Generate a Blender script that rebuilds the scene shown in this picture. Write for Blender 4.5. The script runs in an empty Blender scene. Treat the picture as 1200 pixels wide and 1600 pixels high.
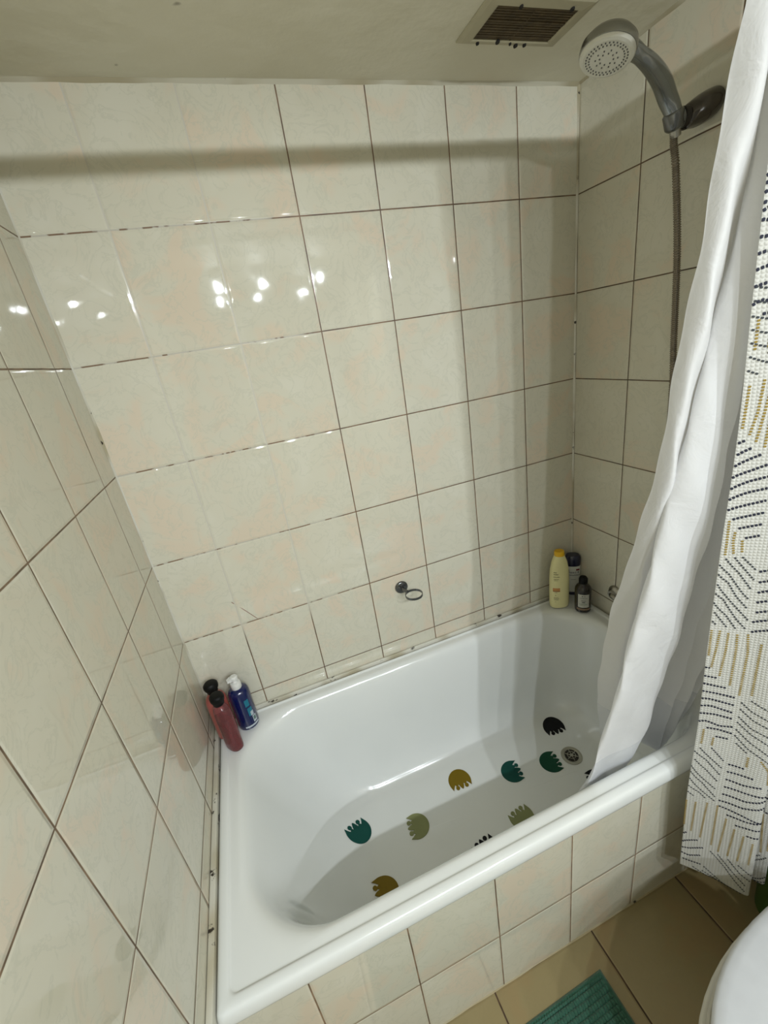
import bpy, bmesh, math, random
from mathutils import Vector, Matrix
random.seed(4)
sc = bpy.context.scene
C = sc.collection

# ---------------------------------------------------------------- camera, light, exposure
cam_d = bpy.data.cameras.new('camera'); cam = bpy.data.objects.new('camera', cam_d); C.objects.link(cam)
cam_d.sensor_fit = 'HORIZONTAL'; cam_d.sensor_width = 36; cam_d.lens = 659.26*36/1200; cam_d.clip_start = .01
cam.matrix_world = Matrix(((0.93065897, 0.25717712, -0.26025719, 0.31578427),
                           (-0.33350117, 0.30366155, -0.89250582, -1.15136903),
                           (-0.15050198, 0.91741462, 0.36837421, 1.5152042), (0, 0, 0, 1)))
sc.camera = cam
sc.view_settings.view_transform = 'Standard'; sc.view_settings.look = 'None'
sc.view_settings.gamma = 1; sc.view_settings.use_curve_mapping = False
sc.view_settings.exposure = 0.0
w = bpy.data.worlds.new('world'); sc.world = w; w.use_nodes = True
w.node_tree.nodes['Background'].inputs[0].default_value = (.8, .85, .9, 1)
w.node_tree.nodes['Background'].inputs[1].default_value = .05
sc.cycles.sample_clamp_indirect = 60
LIGHT_W = (27.5, 21.0); LIGHT_COL = (.885, .955, 1.0)
SPOTS = [(.40, -2.0), (.67, -2.0), (1.04, -2.0), (.40, -2.6), (.68, -2.6), (1.03, -2.6)]  # last three are added lamps replacing a mirror's reflection of the first three
ZC = 2.059; W = 1.362; YB = -2.9; ZR = .510           # ceiling height, room width, far wall, tub rim height

# ---------------------------------------------------------------- helpers
def obj(name, bm, mats, parent=None, smooth=True, auto=None, kind=None, label=None):
    me = bpy.data.meshes.new(name)
    bmesh.ops.recalc_face_normals(bm, faces=bm.faces) if auto != 'keep' else None
    bm.to_mesh(me); bm.free()
    for m in (mats if isinstance(mats, (list, tuple)) else [mats]): me.materials.append(m)
    for p in me.polygons: p.use_smooth = smooth
    o = bpy.data.objects.new(name, me); C.objects.link(o)
    if parent: o.parent = parent
    if kind: o['kind'] = kind
    if label: o['label'] = label
    if smooth and auto != 'soft':
        try:
            me.set_sharp_from_angle(angle=math.radians(38))
        except Exception: pass
    return o
def tag(o, label, cat, group=None):
    o['label'] = label; o['category'] = cat
    if group: o['group'] = group
    return o
def thing(name, label, cat, loc=(0, 0, 0), rz=0, group=None):
    o = bpy.data.objects.new(name, None); C.objects.link(o)
    o.location = loc; o.rotation_euler = (0, 0, rz); o.empty_display_size = .05
    return tag(o, label, cat, group)
def box(bm, x0, x1, y0, y1, z0, z1, bev=0, mi=0):
    r = bmesh.ops.create_cube(bm, size=1)
    bmesh.ops.scale(bm, vec=(x1-x0, y1-y0, z1-z0), verts=r['verts'])
    bmesh.ops.translate(bm, vec=((x0+x1)/2, (y0+y1)/2, (z0+z1)/2), verts=r['verts'])
    fs = set(f for v in r['verts'] for f in v.link_faces)
    for f in fs: f.material_index = mi
    if bev:
        es = list(set(e for v in r['verts'] for e in v.link_edges))
        bmesh.ops.bevel(bm, geom=es, offset=bev, segments=3, profile=.5, affect='EDGES')
def loft(bm, loops, cap0=False, cap1=False, closed=True, mi=0):
    rows = [[bm.verts.new(p) for p in L] for L in loops]
    n = len(rows[0])
    for a, b in zip(rows, rows[1:]):
        for i in range(n if closed else n-1):
            f = bm.faces.new((a[i], a[(i+1) % n], b[(i+1) % n], b[i])); f.material_index = mi
    if cap0: bm.faces.new(rows[0][::-1]).material_index = mi
    if cap1: bm.faces.new(rows[-1]).material_index = mi
    return rows
def lathe(bm, prof, n=40, ax=1.0, ay=1.0, cx=0, cy=0, mi=0, M=None):
    loops = []
    for r, z in prof:
        L = [Vector((cx+r*ax*math.cos(2*math.pi*i/n), cy+r*ay*math.sin(2*math.pi*i/n), z)) for i in range(n)]
        if M: L = [M @ p for p in L]
        loops.append(L)
    loft(bm, loops, True, True, mi=mi)
def frame_to(p, d, up=Vector((0, 0, 1))):
    """matrix whose local z points along d, origin p"""
    z = Vector(d).normalized(); x = up.cross(z)
    if x.length < 1e-4: x = Vector((1, 0, 0))
    x.normalize(); y = z.cross(x)
    return Matrix(((x.x, y.x, z.x, p[0]), (x.y, y.y, z.y, p[1]), (x.z, y.z, z.z, p[2]), (0, 0, 0, 1)))
def tube(bm, pts, rad, n=12, caps=True, mi=0, sq=None):
    pts = [Vector(p) for p in pts]
    rad = rad if isinstance(rad, (list, tuple)) else [rad]*len(pts)
    loops = []; up = Vector((.13, .99, .05)).normalized()
    for i, p in enumerate(pts):
        t = (pts[min(i+1, len(pts)-1)]-pts[max(i-1, 0)]).normalized()
        x = up.cross(t)
        if x.length < 1e-3: x = Vector((1, 0, 0)).cross(t)
        x.normalize(); y = t.cross(x); up = y
        loops.append([p+rad[i]*(math.cos(2*math.pi*k/n)*x+math.sin(2*math.pi*k/n)*y) for k in range(n)])
    loft(bm, loops, caps, caps, mi=mi)
def spline(pts, m=8):
    P = [Vector(p) for p in pts]; out = []
    for i in range(len(P)-1):
        p0, p1, p2, p3 = P[max(i-1, 0)], P[i], P[i+1], P[min(i+2, len(P)-1)]
        for k in range(m):
            t = k/m
            out.append(.5*((2*p1)+(p2-p0)*t+(2*p0-5*p1+4*p2-p3)*t*t+(3*p1-p0-3*p2+p3)*t**3))
    out.append(P[-1]); return out
def rrect(x0, x1, y0, y1, r, z, n=12, m=10):
    """rounded rectangle loop, always 4*(n+m) points"""
    r = min(r, (x1-x0)/2-1e-4, (y1-y0)/2-1e-4); pts = []
    cs = [(x1-r, y1-r, 0), (x0+r, y1-r, 90), (x0+r, y0+r, 180), (x1-r, y0+r, 270)]
    for k, (cx, cy, a0) in enumerate(cs):
        for i in range(n):
            a = math.radians(a0+90*i/(n-1)); pts.append(Vector((cx+r*math.cos(a), cy+r*math.sin(a), z)))
        nx, ny, na = cs[(k+1) % 4]; a = math.radians(na)
        e = Vector((nx+r*math.cos(a), ny+r*math.sin(a), z)); s = pts[-1]
        for i in range(1, m+1): pts.append(s.lerp(e, i/(m+1)))
    return pts

# ---------------------------------------------------------------- materials
class NT:
    def __init__(s, name):
        s.m = bpy.data.materials.new(name); s.m.use_nodes = True; s.t = s.m.node_tree
        s.b = s.t.nodes['Principled BSDF']
    def n(s, typ, **kw):
        x = s.t.nodes.new(typ)
        for k, v in kw.items(): setattr(x, k, v)
        return x
    def l(s, a, b): s.t.links.new(a, b)
    def set(s, **kw):
        for k, v in kw.items():
            k = k.replace('_', ' ')
            if k in s.b.inputs: s.b.inputs[k].default_value = v
    def math(s, op, a, b=None, c=None, clamp=False):
        x = s.n('ShaderNodeMath', operation=op); x.use_clamp = clamp
        for i, v in enumerate((a, b, c)):
            if v is None: continue
            if isinstance(v, (int, float)): x.inputs[i].default_value = v
            else: s.l(v, x.inputs[i])
        return x.outputs[0]
    def mix(s, f, a, b):
        x = s.n('ShaderNodeMix', data_type='RGBA')
        for i, v in ((0, f), (6, a), (7, b)):
            if isinstance(v, (int, float)): x.inputs[i].default_value = v
            elif isinstance(v, tuple): x.inputs[i].default_value = (*v, 1) if len(v) == 3 else v
            else: s.l(v, x.inputs[i])
        return x.outputs[2]
    def noise(s, vec, scale, detail=3, rough=.5, dist=0):
        x = s.n('ShaderNodeTexNoise'); x.inputs['Scale'].default_value = scale
        x.inputs['Detail'].default_value = detail; x.inputs['Roughness'].default_value = rough
        x.inputs['Distortion'].default_value = dist
        s.l(vec, x.inputs['Vector']); return x.outputs[0]
    def smooth(s, v, a, b):
        x = s.n('ShaderNodeMapRange', interpolation_type='SMOOTHSTEP')
        s.l(v, x.inputs[0]); x.inputs[1].default_value = a; x.inputs[2].default_value = b
        return x.outputs[0]
def simple(name, col, rough=.5, metal=0.0, coat=0.0, bump=None, var=.04, **kw):
    t = NT(name); g = t.n('ShaderNodeNewGeometry').outputs['Position']
    nz = t.noise(g, 35, 3)
    d = tuple(max(c*(1-var*2), 0) for c in col); h = tuple(min(c*(1+var), 1) for c in col)
    t.l(t.mix(nz, d, h), t.b.inputs['Base Color'])
    t.set(Roughness=rough, Metallic=metal); t.b.inputs['Coat Weight'].default_value = coat
    t.b.inputs['Coat Roughness'].default_value = .08
    for k, v in kw.items(): t.b.inputs[k.replace('_', ' ')].default_value = v
    if bump:
        bn = t.n('ShaderNodeBump'); bn.inputs['Distance'].default_value = bump[1]; bn.inputs['Strength'].default_value = 1
        t.l(t.noise(g, bump[0], 4), bn.inputs['Height']); t.l(bn.outputs[0], t.b.inputs['Normal'])
    return t.m
def tile_mat(name, U, V, ou, ov, pu, pv, light=None, base=(.655, .625, .510), gw=.0020, crack=None, floor=False, groutcol=(.20, .115, .06)):
    """glazed tile: U,V are axis indexes; lines at ou+k*pu, ov+k*pv"""
    t = NT(name); geo = t.n('ShaderNodeNewGeometry'); pos = geo.outputs['Position']
    sx = t.n('ShaderNodeSeparateXYZ'); t.l(pos, sx.inputs[0])
    wob = t.math('MULTIPLY', t.math('SUBTRACT', t.noise(pos, 14, 2), .5), .0012)
    def axis(a, off, p):
        s = t.math('DIVIDE', t.math('SUBTRACT', t.math('ADD', sx.outputs[a], wob), off), p)
        fl = t.math('FLOOR', s); fr = t.math('SUBTRACT', s, fl)
        d = t.math('MULTIPLY', t.math('MINIMUM', fr, t.math('SUBTRACT', 1.0, fr)), p)
        return fl, d
    fu, du = axis(U, ou, pu); fv, dv = axis(V, ov, pv)
    d = t.math('MINIMUM', du, dv)
    # per-tile offset for the marbling
    cmb = t.n('ShaderNodeCombineXYZ')
    for i, f in enumerate((t.math('MULTIPLY', fu, 3.71), t.math('MULTIPLY', fv, 2.37), t.math('ADD', fu, fv))): t.l(f, cmb.inputs[i])
    va = t.n('ShaderNodeVectorMath', operation='ADD'); t.l(pos, va.inputs[0]); t.l(cmb.outputs[0], va.inputs[1]); p2 = va.outputs[0]
    n1 = t.noise(p2, 7, 3, .55, .6); n2 = t.noise(p2, 16, 5, .6, 1.5)
    pink = tuple(min(1, b*f) for b, f in zip(base, (1.07, .945, .90))); grey = tuple(b*f for b, f in zip(base, (.86, .88, .88)))
    pale = tuple(min(1, b*f) for b, f in zip(base, (1.04, 1.05, 1.08)))
    c = t.mix(t.math('MULTIPLY', t.smooth(n1, .50, .64), .8), base, pink)
    c = t.mix(t.math('MULTIPLY', t.smooth(n1, .48, .33), .7), c, pale)
    vein = t.math('ABSOLUTE', t.math('SUBTRACT', n2, .5))
    c = t.mix(t.math('MULTIPLY', t.smooth(vein, .035, .0), .52 if not floor else .2), c, grey)
    wn = t.n('ShaderNodeTexWhiteNoise', noise_dimensions='3D'); t.l(cmb.outputs[0], wn.inputs['Vector'])
    c = t.mix(t.math('MULTIPLY', wn.outputs[0], .10), c, tuple(b*.8 for b in base))
    # grout
    gn = t.noise(pos, 22, 3); gn2 = t.noise(pos, 5, 2)
    dark = t.mix(t.smooth(gn, .35, .65), groutcol, tuple(g*.45 for g in groutcol))
    gc = dark
    if light:   # pale, cleaner joints in part of the wall (x below .., z above ..)
        lx, lz, vert = light
        m = t.math('MULTIPLY', t.smooth(t.math('ADD', sx.outputs[U], t.math('MULTIPLY', gn2, .18)), lx+.09, lx+.02), t.smooth(sx.outputs[2], lz-.06, lz+.02))
        vm = t.math('LESS_THAN', du, dv)
        vm = t.math('MAXIMUM', vm, t.math('MULTIPLY', t.smooth(gn, .46, .52), .85))
        gc = t.mix(t.math('MULTIPLY', m, vm), dark, (.56, .53, .45))
    gmask = t.smooth(d, gw, gw*.55)
    if crack:
        (ax, az), (bx, bz) = crack
        L = math.hypot(bx-ax, bz-az); ux, uz = (bx-ax)/L, (bz-az)/L
        rx = t.math('SUBTRACT', sx.outputs[0], ax); rz = t.math('SUBTRACT', sx.outputs[2], az)
        al = t.math('ADD', t.math('MULTIPLY', rx, ux), t.math('MULTIPLY', rz, uz))
        pe = t.math('ABSOLUTE', t.math('ADD', t.math('SUBTRACT', t.math('MULTIPLY', rx, uz), t.math('MULTIPLY', rz, ux)), t.math('MULTIPLY', t.math('SUBTRACT', gn2, .5), .01)))
        cm = t.math('MULTIPLY', t.math('MULTIPLY', t.math('GREATER_THAN', al, 0), t.math('LESS_THAN', al, L)), t.smooth(pe, .0014, .0006))
        c = t.mix(t.math('MULTIPLY', cm, t.smooth(gn, .4, .5)), c, (.25, .13, .1))
    col = t.mix(gmask, c, gc)
    t.l(col, t.b.inputs['Base Color'])
    r0 = .02 if not floor else .35
    t.l(t.math('ADD', t.math('MULTIPLY', gmask, .55), t.math('ADD', r0, t.math('MULTIPLY', n1, .02))), t.b.inputs['Roughness'])
    edge = t.smooth(d, gw*.4, .0065)
    h = t.math('ADD', t.math('MULTIPLY', edge, .0011), t.math('MULTIPLY', t.noise(pos, 9, 2), .0006 if not floor else .002))
    bn = t.n('ShaderNodeBump'); bn.inputs['Distance'].default_value = 1.0; bn.inputs['Strength'].default_value = .8
    t.l(h, bn.inputs['Height']); t.l(bn.outputs[0], t.b.inputs['Normal'])
    t.b.inputs['Specular IOR Level'].default_value = .6
    return t.m
def caulk_mat(name, base=(.66, .64, .56), mould=.62, scale=26):
    t = NT(name); g = t.n('ShaderNodeNewGeometry').outputs['Position']
    a = t.noise(g, scale, 4, .6); b = t.noise(g, 6, 2)
    c = t.mix(t.smooth(b, .45, .65), base, (.42, .37, .25))
    c = t.mix(t.smooth(a, mould, mould+.05), c, (.03, .022, .015))
    t.l(c, t.b.inputs['Base Color']); t.set(Roughness=.45)
    return t.m
def glassy(name, col, trans=.8, rough=.12):
    t = NT(name); g = t.n('ShaderNodeNewGeometry').outputs['Position']
    t.l(t.mix(t.noise(g, 20, 2), col, tuple(c*.8 for c in col)), t.b.inputs['Base Color'])
    t.b.inputs['Transmission Weight'].default_value = trans; t.set(Roughness=rough, IOR=1.4); return t.m
def fabric(name, col, transl=.35, alpha=1.0, waffle=False):
    t = NT(name); t.t.nodes.remove(t.b); out = t.t.nodes['Material Output']
    g = t.n('ShaderNodeNewGeometry').outputs['Position']
    c = t.mix(t.noise(g, 12, 3), tuple(x*.95 for x in col), col)
    pb = t.n('ShaderNodeBsdfPrincipled'); pb.inputs['Roughness'].default_value = .6
    pb.inputs['Sheen Weight'].default_value = .2; t.l(c, pb.inputs['Base Color'])
    tr = t.n('ShaderNodeBsdfTranslucent'); t.l(c, tr.inputs[0])
    mx = t.n('ShaderNodeMixShader'); mx.inputs[0].default_value = transl
    t.l(pb.outputs[0], mx.inputs[1]); t.l(tr.outputs[0], mx.inputs[2]); res = mx.outputs[0]
    bn = t.n('ShaderNodeBump'); bn.inputs['Strength'].default_value = 1
    if waffle:
        uv = t.n('ShaderNodeUVMap'); uv.uv_map = 'UVMap'; s = t.n('ShaderNodeSeparateXYZ'); t.l(uv.outputs[0], s.inputs[0])
        def w(o): return t.math('ABSOLUTE', t.math('SINE', t.math('MULTIPLY', o, math.pi/.0055)))
        h = t.math('MULTIPLY', w(s.outputs[0]), w(s.outputs[1])); bn.inputs['Distance'].default_value = .0011
        t.l(t.math('ADD', h, t.math('MULTIPLY', t.noise(g, 60, 3), .6)), bn.inputs['Height'])
    else:
        bn.inputs['Distance'].default_value = .003; t.l(t.noise(g, 18, 4, .6, .8), bn.inputs['Height'])
    t.l(bn.outputs[0], pb.inputs['Normal']); t.l(bn.outputs[0], tr.inputs['Normal'])
    if alpha < 1:
        tp = t.n('ShaderNodeBsdfTransparent'); m2 = t.n('ShaderNodeMixShader'); m2.inputs[0].default_value = alpha
        t.l(tp.outputs[0], m2.inputs[1]); t.l(res, m2.inputs[2]); res = m2.outputs[0]
    t.l(res, out.inputs[0]); return t.m
LINER=[[(0.967,-0.695),(0.9724,-0.6816),(0.9757,-0.6662),(0.9762,-0.6508),(0.9751,-0.6354),(0.9741,-0.62),(0.9749,-0.5844),(0.9786,-0.5488),(0.9858,-0.5185),(0.997,-0.5014),(1.0122,-0.4883),(1.0305,-0.4779),(1.0506,-0.47)],[(1.0,-0.72),(0.9938,-0.7075),(0.988,-0.6932),(0.983,-0.6788),(0.9795,-0.6644),(0.9782,-0.65),(0.98,-0.62),(0.9857,-0.59),(0.9955,-0.5629),(1.009,-0.5443),(1.0249,-0.53),(1.0422,-0.5186),(1.06,-0.51)],[(1.03,-0.69),(1.0412,-0.6758),(1.0492,-0.6593),(1.0526,-0.6429),(1.052,-0.6264),(1.0497,-0.61),(1.0474,-0.5894),(1.0452,-0.5688),(1.0424,-0.552),(1.0377,-0.5443),(1.0305,-0.5383),(1.0211,-0.5336),(1.0105,-0.53)],[(1.035,-0.7),(1.0326,-0.6911),(1.0268,-0.6808),(1.0157,-0.6705),(0.9996,-0.6603),(0.98,-0.65),(0.9588,-0.6425),(0.9371,-0.635),(0.9154,-0.627),(0.8938,-0.6191),(0.8728,-0.613),(0.8523,-0.5987),(0.8324,-0.588)],[(1.06,-0.72),(1.0521,-0.7129),(1.0443,-0.7047),(1.0366,-0.6964),(1.0284,-0.6882),(1.0187,-0.68),(1.0064,-0.6669),(0.9906,-0.6538),(0.9713,-0.6396),(0.9495,-0.6257),(0.9264,-0.615),(0.9033,-0.6007),(0.8805,-0.59)],[(1.08,-0.7),(1.0767,-0.6947),(1.0753,-0.6885),(1.0762,-0.6823),(1.0785,-0.6762),(1.0796,-0.67),(1.0769,-0.6569),(1.069,-0.6438),(1.0561,-0.6305),(1.0401,-0.6189),(1.0228,-0.61),(1.0057,-0.5974),(0.9891,-0.588)],[(1.1,-0.68),(1.1159,-0.6658),(1.1317,-0.6493),(1.1469,-0.6329),(1.1603,-0.6164),(1.1702,-0.6),(1.1748,-0.5813),(1.1731,-0.5625),(1.1653,-0.5452),(1.1524,-0.5329),(1.1364,-0.5233),(1.1188,-0.5157),(1.1006,-0.51)],[(1.13,-0.72),(1.129,-0.7093),(1.1294,-0.697),(1.1322,-0.6847),(1.1374,-0.6723),(1.1441,-0.66),(1.1508,-0.6431),(1.1557,-0.6262),(1.1579,-0.6096),(1.1572,-0.5957),(1.1541,-0.585),(1.1495,-0.5764),(1.1441,-0.57)],[(1.165,-0.68),(1.1774,-0.6649),(1.1884,-0.6475),(1.1968,-0.6301),(1.2016,-0.6126),(1.202,-0.5952),(1.1978,-0.5778),(1.1896,-0.5604),(1.1784,-0.543),(1.1655,-0.5279),(1.1519,-0.5163),(1.1384,-0.507),(1.1251,-0.5)],[(1.205,-0.72),(1.2274,-0.7078),(1.2476,-0.6938),(1.2633,-0.6798),(1.2727,-0.6657),(1.2747,-0.6517),(1.2689,-0.6377),(1.2561,-0.6236),(1.238,-0.6096),(1.2168,-0.5975),(1.1945,-0.5881),(1.1722,-0.5806),(1.1502,-0.575)],[(1.245,-0.68),(1.2663,-0.6645),(1.2852,-0.6466),(1.2994,-0.6287),(1.3071,-0.6108),(1.307,-0.5929),(1.2988,-0.575),(1.2834,-0.5571),(1.2627,-0.5392),(1.2389,-0.5236),(1.214,-0.5117),(1.1894,-0.5022),(1.1652,-0.495)],[(1.285,-0.72),(1.3008,-0.707),(1.3142,-0.692),(1.3234,-0.677),(1.3277,-0.662),(1.3269,-0.647),(1.3206,-0.632),(1.3082,-0.617),(1.2897,-0.602),(1.2659,-0.589),(1.2387,-0.579),(1.2098,-0.571),(1.1803,-0.565)],[(1.32,-0.68),(1.325,-0.6645),(1.3292,-0.6466),(1.3318,-0.6287),(1.3326,-0.6108),(1.3309,-0.5929),(1.3257,-0.575),(1.3158,-0.5571),(1.3001,-0.5392),(1.2788,-0.5236),(1.2531,-0.5117),(1.2247,-0.5022),(1.1953,-0.495)]]
LZ=[1.93, 1.8, 1.65, 1.5, 1.35, 1.2, 1.05, 0.9, 0.75, 0.62, 0.52, 0.44, 0.38]
OUTER=[[(0.99,-0.71),(1.0007,-0.713),(1.0104,-0.7155),(1.0208,-0.7181),(1.0204,-0.7207),(1.0238,-0.7226),(1.0317,-0.7239),(1.0316,-0.7252),(1.0395,-0.7262),(1.0463,-0.727)],[(1.0415,-0.7375),(1.0494,-0.7435),(1.0564,-0.7487),(1.0637,-0.7539),(1.0657,-0.7591),(1.0696,-0.764),(1.0756,-0.7686),(1.0777,-0.7731),(1.0834,-0.7765),(1.0882,-0.7795)],[(1.085,-0.765),(1.09,-0.774),(1.0943,-0.7818),(1.0986,-0.7897),(1.103,-0.7975),(1.1073,-0.8054),(1.1116,-0.8132),(1.1159,-0.821),(1.1192,-0.8269),(1.122,-0.832)],[(1.12,-0.72),(1.124,-0.7301),(1.1275,-0.7389),(1.1311,-0.7476),(1.1346,-0.7564),(1.1381,-0.7652),(1.1416,-0.7739),(1.1451,-0.7827),(1.1477,-0.7893),(1.15,-0.795)],[(1.15,-0.755),(1.1535,-0.7654),(1.1565,-0.7744),(1.1596,-0.7834),(1.1626,-0.7924),(1.1657,-0.8014),(1.1687,-0.8104),(1.1717,-0.8194),(1.174,-0.8261),(1.176,-0.832)],[(1.18,-0.71),(1.1834,-0.7194),(1.1863,-0.7276),(1.1892,-0.7358),(1.1921,-0.744),(1.1951,-0.7522),(1.198,-0.7604),(1.2009,-0.7685),(1.2031,-0.7747),(1.205,-0.78)],[(1.21,-0.75),(1.2134,-0.7594),(1.2163,-0.7676),(1.2192,-0.7758),(1.2221,-0.784),(1.2251,-0.7922),(1.228,-0.8004),(1.2309,-0.8085),(1.2331,-0.8147),(1.235,-0.82)],[(1.24,-0.7),(1.243,-0.7087),(1.2455,-0.7163),(1.2481,-0.7239),(1.2507,-0.7315),(1.2533,-0.7392),(1.2558,-0.7468),(1.2584,-0.7544),(1.2603,-0.7601),(1.262,-0.765)],[(1.27,-0.745),(1.2727,-0.7524),(1.275,-0.7588),(1.2774,-0.7653),(1.2797,-0.7717),(1.282,-0.7781),(1.2844,-0.7846),(1.2867,-0.791),(1.2885,-0.7958),(1.29,-0.8)],[(1.3,-0.7),(1.302,-0.7067),(1.3038,-0.7126),(1.3055,-0.7184),(1.3073,-0.7243),(1.309,-0.7301),(1.3108,-0.736),(1.3125,-0.7418),(1.3139,-0.7462),(1.315,-0.75)],[(1.325,-0.735),(1.3263,-0.7411),(1.3275,-0.7463),(1.3287,-0.7516),(1.3299,-0.7568),(1.331,-0.7621),(1.3322,-0.7674),(1.3334,-0.7726),(1.3342,-0.7766),(1.335,-0.78)]]
OZ=[1.93, 1.7, 1.5, 1.3, 1.1, 0.9, 0.7, 0.5, 0.35, 0.22]
PAT="G0.037,1.953;0.44,1.981|G0.053,2.043;0.472,2.073|G0.035,2.14;0.507,2.176|G0.075,2.228;0.538,2.273|G0.088,2.318;0.568,2.365|G0.092,2.411;0.604,2.475|G0.081,2.507;0.394,2.544|N0,1.409;0.17,1.385|N0.005,1.508;0.23,1.483|N0,1.319;0.145,1.302|M0.195,2.617;0.132,2.938|M0.496,2.581;0.439,2.824;0.328,2.991|M0.647,2.61;0.565,2.839;0.479,3.051|M0.696,2.843;0.657,3.111|N0.052,3.052;0.3,3.026|N0.066,3.146;0.468,3.085|N0.037,3.239;0.636,3.145|N0,3.333;0.445,3.278;0.811,3.224|N0.015,3.429;0.475,3.362;0.849,3.324|N0.009,3.522;0.464,3.458;0.842,3.423|N0.025,3.612;0.857,3.526|N0.224,3.693;0.872,3.629|N0.395,3.774;0.886,3.729|N0.559,3.861;0.84,3.834|N0.947,4.172;1.195,4.148|N0.972,4.275;1.228,4.248|N0.982,4.378;1.259,4.342|N0.991,4.478;1.291,4.44|N1.013,4.58;1.323,4.542|N0.965,4.684;1.351,4.633|N0.972,4.79;1.383,4.737|M0.148,3.704;0.171,3.897;0.171,4.034|M0.342,3.807;0.326,3.896;0.375,4.009|M0.514,3.883;0.547,4.002|G0.564,4.036;0.879,4.16|G0.411,4.043;0.862,4.256|G0.205,4.057;0.545,4.193;0.846,4.359|G0.029,4.118;0.346,4.209;0.677,4.394;0.828,4.457|G0.033,4.214;0.35,4.293;0.569,4.435;0.819,4.551|G0.061,4.316;0.338,4.43;0.868,4.67|G0.027,4.411;0.294,4.469;0.637,4.674;0.861,4.774|G0.011,4.507;0.4,4.632;0.653,4.778|G0.087,4.609;0.271,4.676;0.479,4.774|G0.056,4.709;0.234,4.757|M0.083,4.809;0.093,5.116|M0.322,4.808;0.297,4.992;0.219,5.244|M0.513,4.827;0.508,5.018;0.446,5.339|M0.697,4.832;0.717,5.004;0.692,5.446|M0.921,4.82;0.972,5.024;0.925,5.543|M1.244,4.906;1.205,5.526|M3,5.237;3,5.705|N0,5.253;0.192,5.255|N0,5.359;0.413,5.366|N0,5.456;0.665,5.475|N0,5.555;0.419,5.559;0.835,5.577|N0,5.656;0.273,5.644;0.843,5.673|N0,5.754;0.338,5.733;0.858,5.774|N0,5.857;0.445,5.835;0.86,5.852|N0,5.971;0.261,5.942;0.593,5.977;0.888,5.955|N0.301,6.036;0.568,6.027;0.893,6.045|N0.544,6.127;0.856,6.125|G1.214,5.572;1.402,5.609;2.61,5.788|G0.996,5.618;1.248,5.7;2.538,5.891|G0.992,5.704;1.313,5.806;1.712,5.858|G0.981,5.804;1.307,5.916;1.759,5.965|G0.966,5.877;1.327,5.99;2.226,6.136|G0.965,5.975;1.319,6.093;2.446,6.318|G0.955,6.055;1.308,6.183;2.704,6.445|G1.021,6.153;1.334,6.249|M0.237,6.066;0.22,6.278|M0.505,6.151;0.489,6.272|M1.345,6.287;1.341,6.429|M1.633,6.283;2.793,6.751|M1.892,6.333;1.972,6.586|G0.494,6.29;0.829,6.439|G0.212,6.325;0.807,6.538|G0.025,6.384;0.416,6.467;0.788,6.639|G0.096,6.497;0.456,6.608;0.766,6.747|G0,6.599;0.457,6.764;0.737,6.867|G0.011,6.688;0.43,6.823;0.78,7.014|G0.023,6.795;0.461,6.962;0.792,7.091|G0,6.918;0.384,6.993;0.546,7.071|G0.012,7.031;0.298,7.095|N0.922,6.455;1.303,6.451|N0.924,6.56;1.53,6.543|N0.924,6.672;1.299,6.679;1.825,6.624|N0.915,6.79;1.434,6.777;2.2,6.738|N0.903,6.912;1.428,6.906;2.081,6.795|N0.841,7.038;1.381,7.032;2.101,6.906|N0.863,7.139;1.369,7.164;3.7,7.304|N1.085,7.268;1.539,7.25;2.148,7.183|N1.309,7.406;1.655,7.364;2.2,7.34|N1.591,7.527;2.196,7.505|N2.251,7.669;2.199,7.632|M0.012,7.208;0.004,7.821|M0.331,7.2;0.282,7.92|M0.603,7.149;0.527,8.013|M0.842,7.144;0.807,8.107|M1.099,7.35;1,8.195|M1.313,7.5;1.242,8.185|M1.535,7.565;1.475,8.195|M1.8,7.648;1.765,8.16|N0,8.041;0.19,7.973|N0,8.25;0.481,8.097|N0,8.4;0.293,8.361;0.63,8.233|N0,8.529;0.3,8.55;0.626,8.426|N0.098,8.7;0.3,8.7;0.625,8.675|G0.807,8.244;1.214,8.466;1.491,8.677;1.802,8.855|G1.006,8.252;1.419,8.493;1.827,8.689|G1.264,8.253;1.579,8.431;2,8.533|G1.507,8.265;1.883,8.37;2.1,8.388|G0.7,8.7;1.238,9;1.495,9|G0.436,8.859;0.764,9;1.1,9|G0.671,8.863;1.1,9;1.754,9|"

# ---------------------------------------------------------------- room shell
A, H6, PV = .2013, .565, .25
m_back = tile_mat('back_wall_tiles', 0, 2, .1631, H6, A, PV, light=(.56, .80, 1), crack=((.158, .897), (.214, .813)))
m_left = tile_mat('left_wall_tiles', 1, 2, -.1037, H6, A, PV, groutcol=(.25, .16, .09))
m_right = tile_mat('right_wall_tiles', 1, 2, -.2049, H6, A, PV, groutcol=(.13, .075, .035))
m_apron = tile_mat('bath_panel_tiles', 0, 2, .163, .22, A, PV, groutcol=(.28, .18, .11), base=(.655, .625, .51))
m_floor = tile_mat('floor_tiles', 0, 1, 0.24, -.967, .2967, .2967, base=(.285, .225, .105), floor=True, gw=.0026, groutcol=(.10, .055, .03))
t = NT('ceiling_paint'); g = t.n('ShaderNodeNewGeometry').outputs['Position']
cc = t.mix(t.smooth(t.noise(g, 2.2, 3), .35, .7), (.78, .75, .62), (.68, .64, .50))
cc = t.mix(t.smooth(t.noise(g, 17, 2, .4), .75, .79), cc, (.2, .17, .12))
t.l(cc, t.b.inputs['Base Color']); t.set(Roughness=.6)
bn = t.n('ShaderNodeBump'); bn.inputs['Distance'].default_value = .004; t.l(t.noise(g, 14, 4), bn.inputs['Height']); t.l(bn.outputs[0], t.b.inputs['Normal'])
m_ceil = t.m
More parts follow.
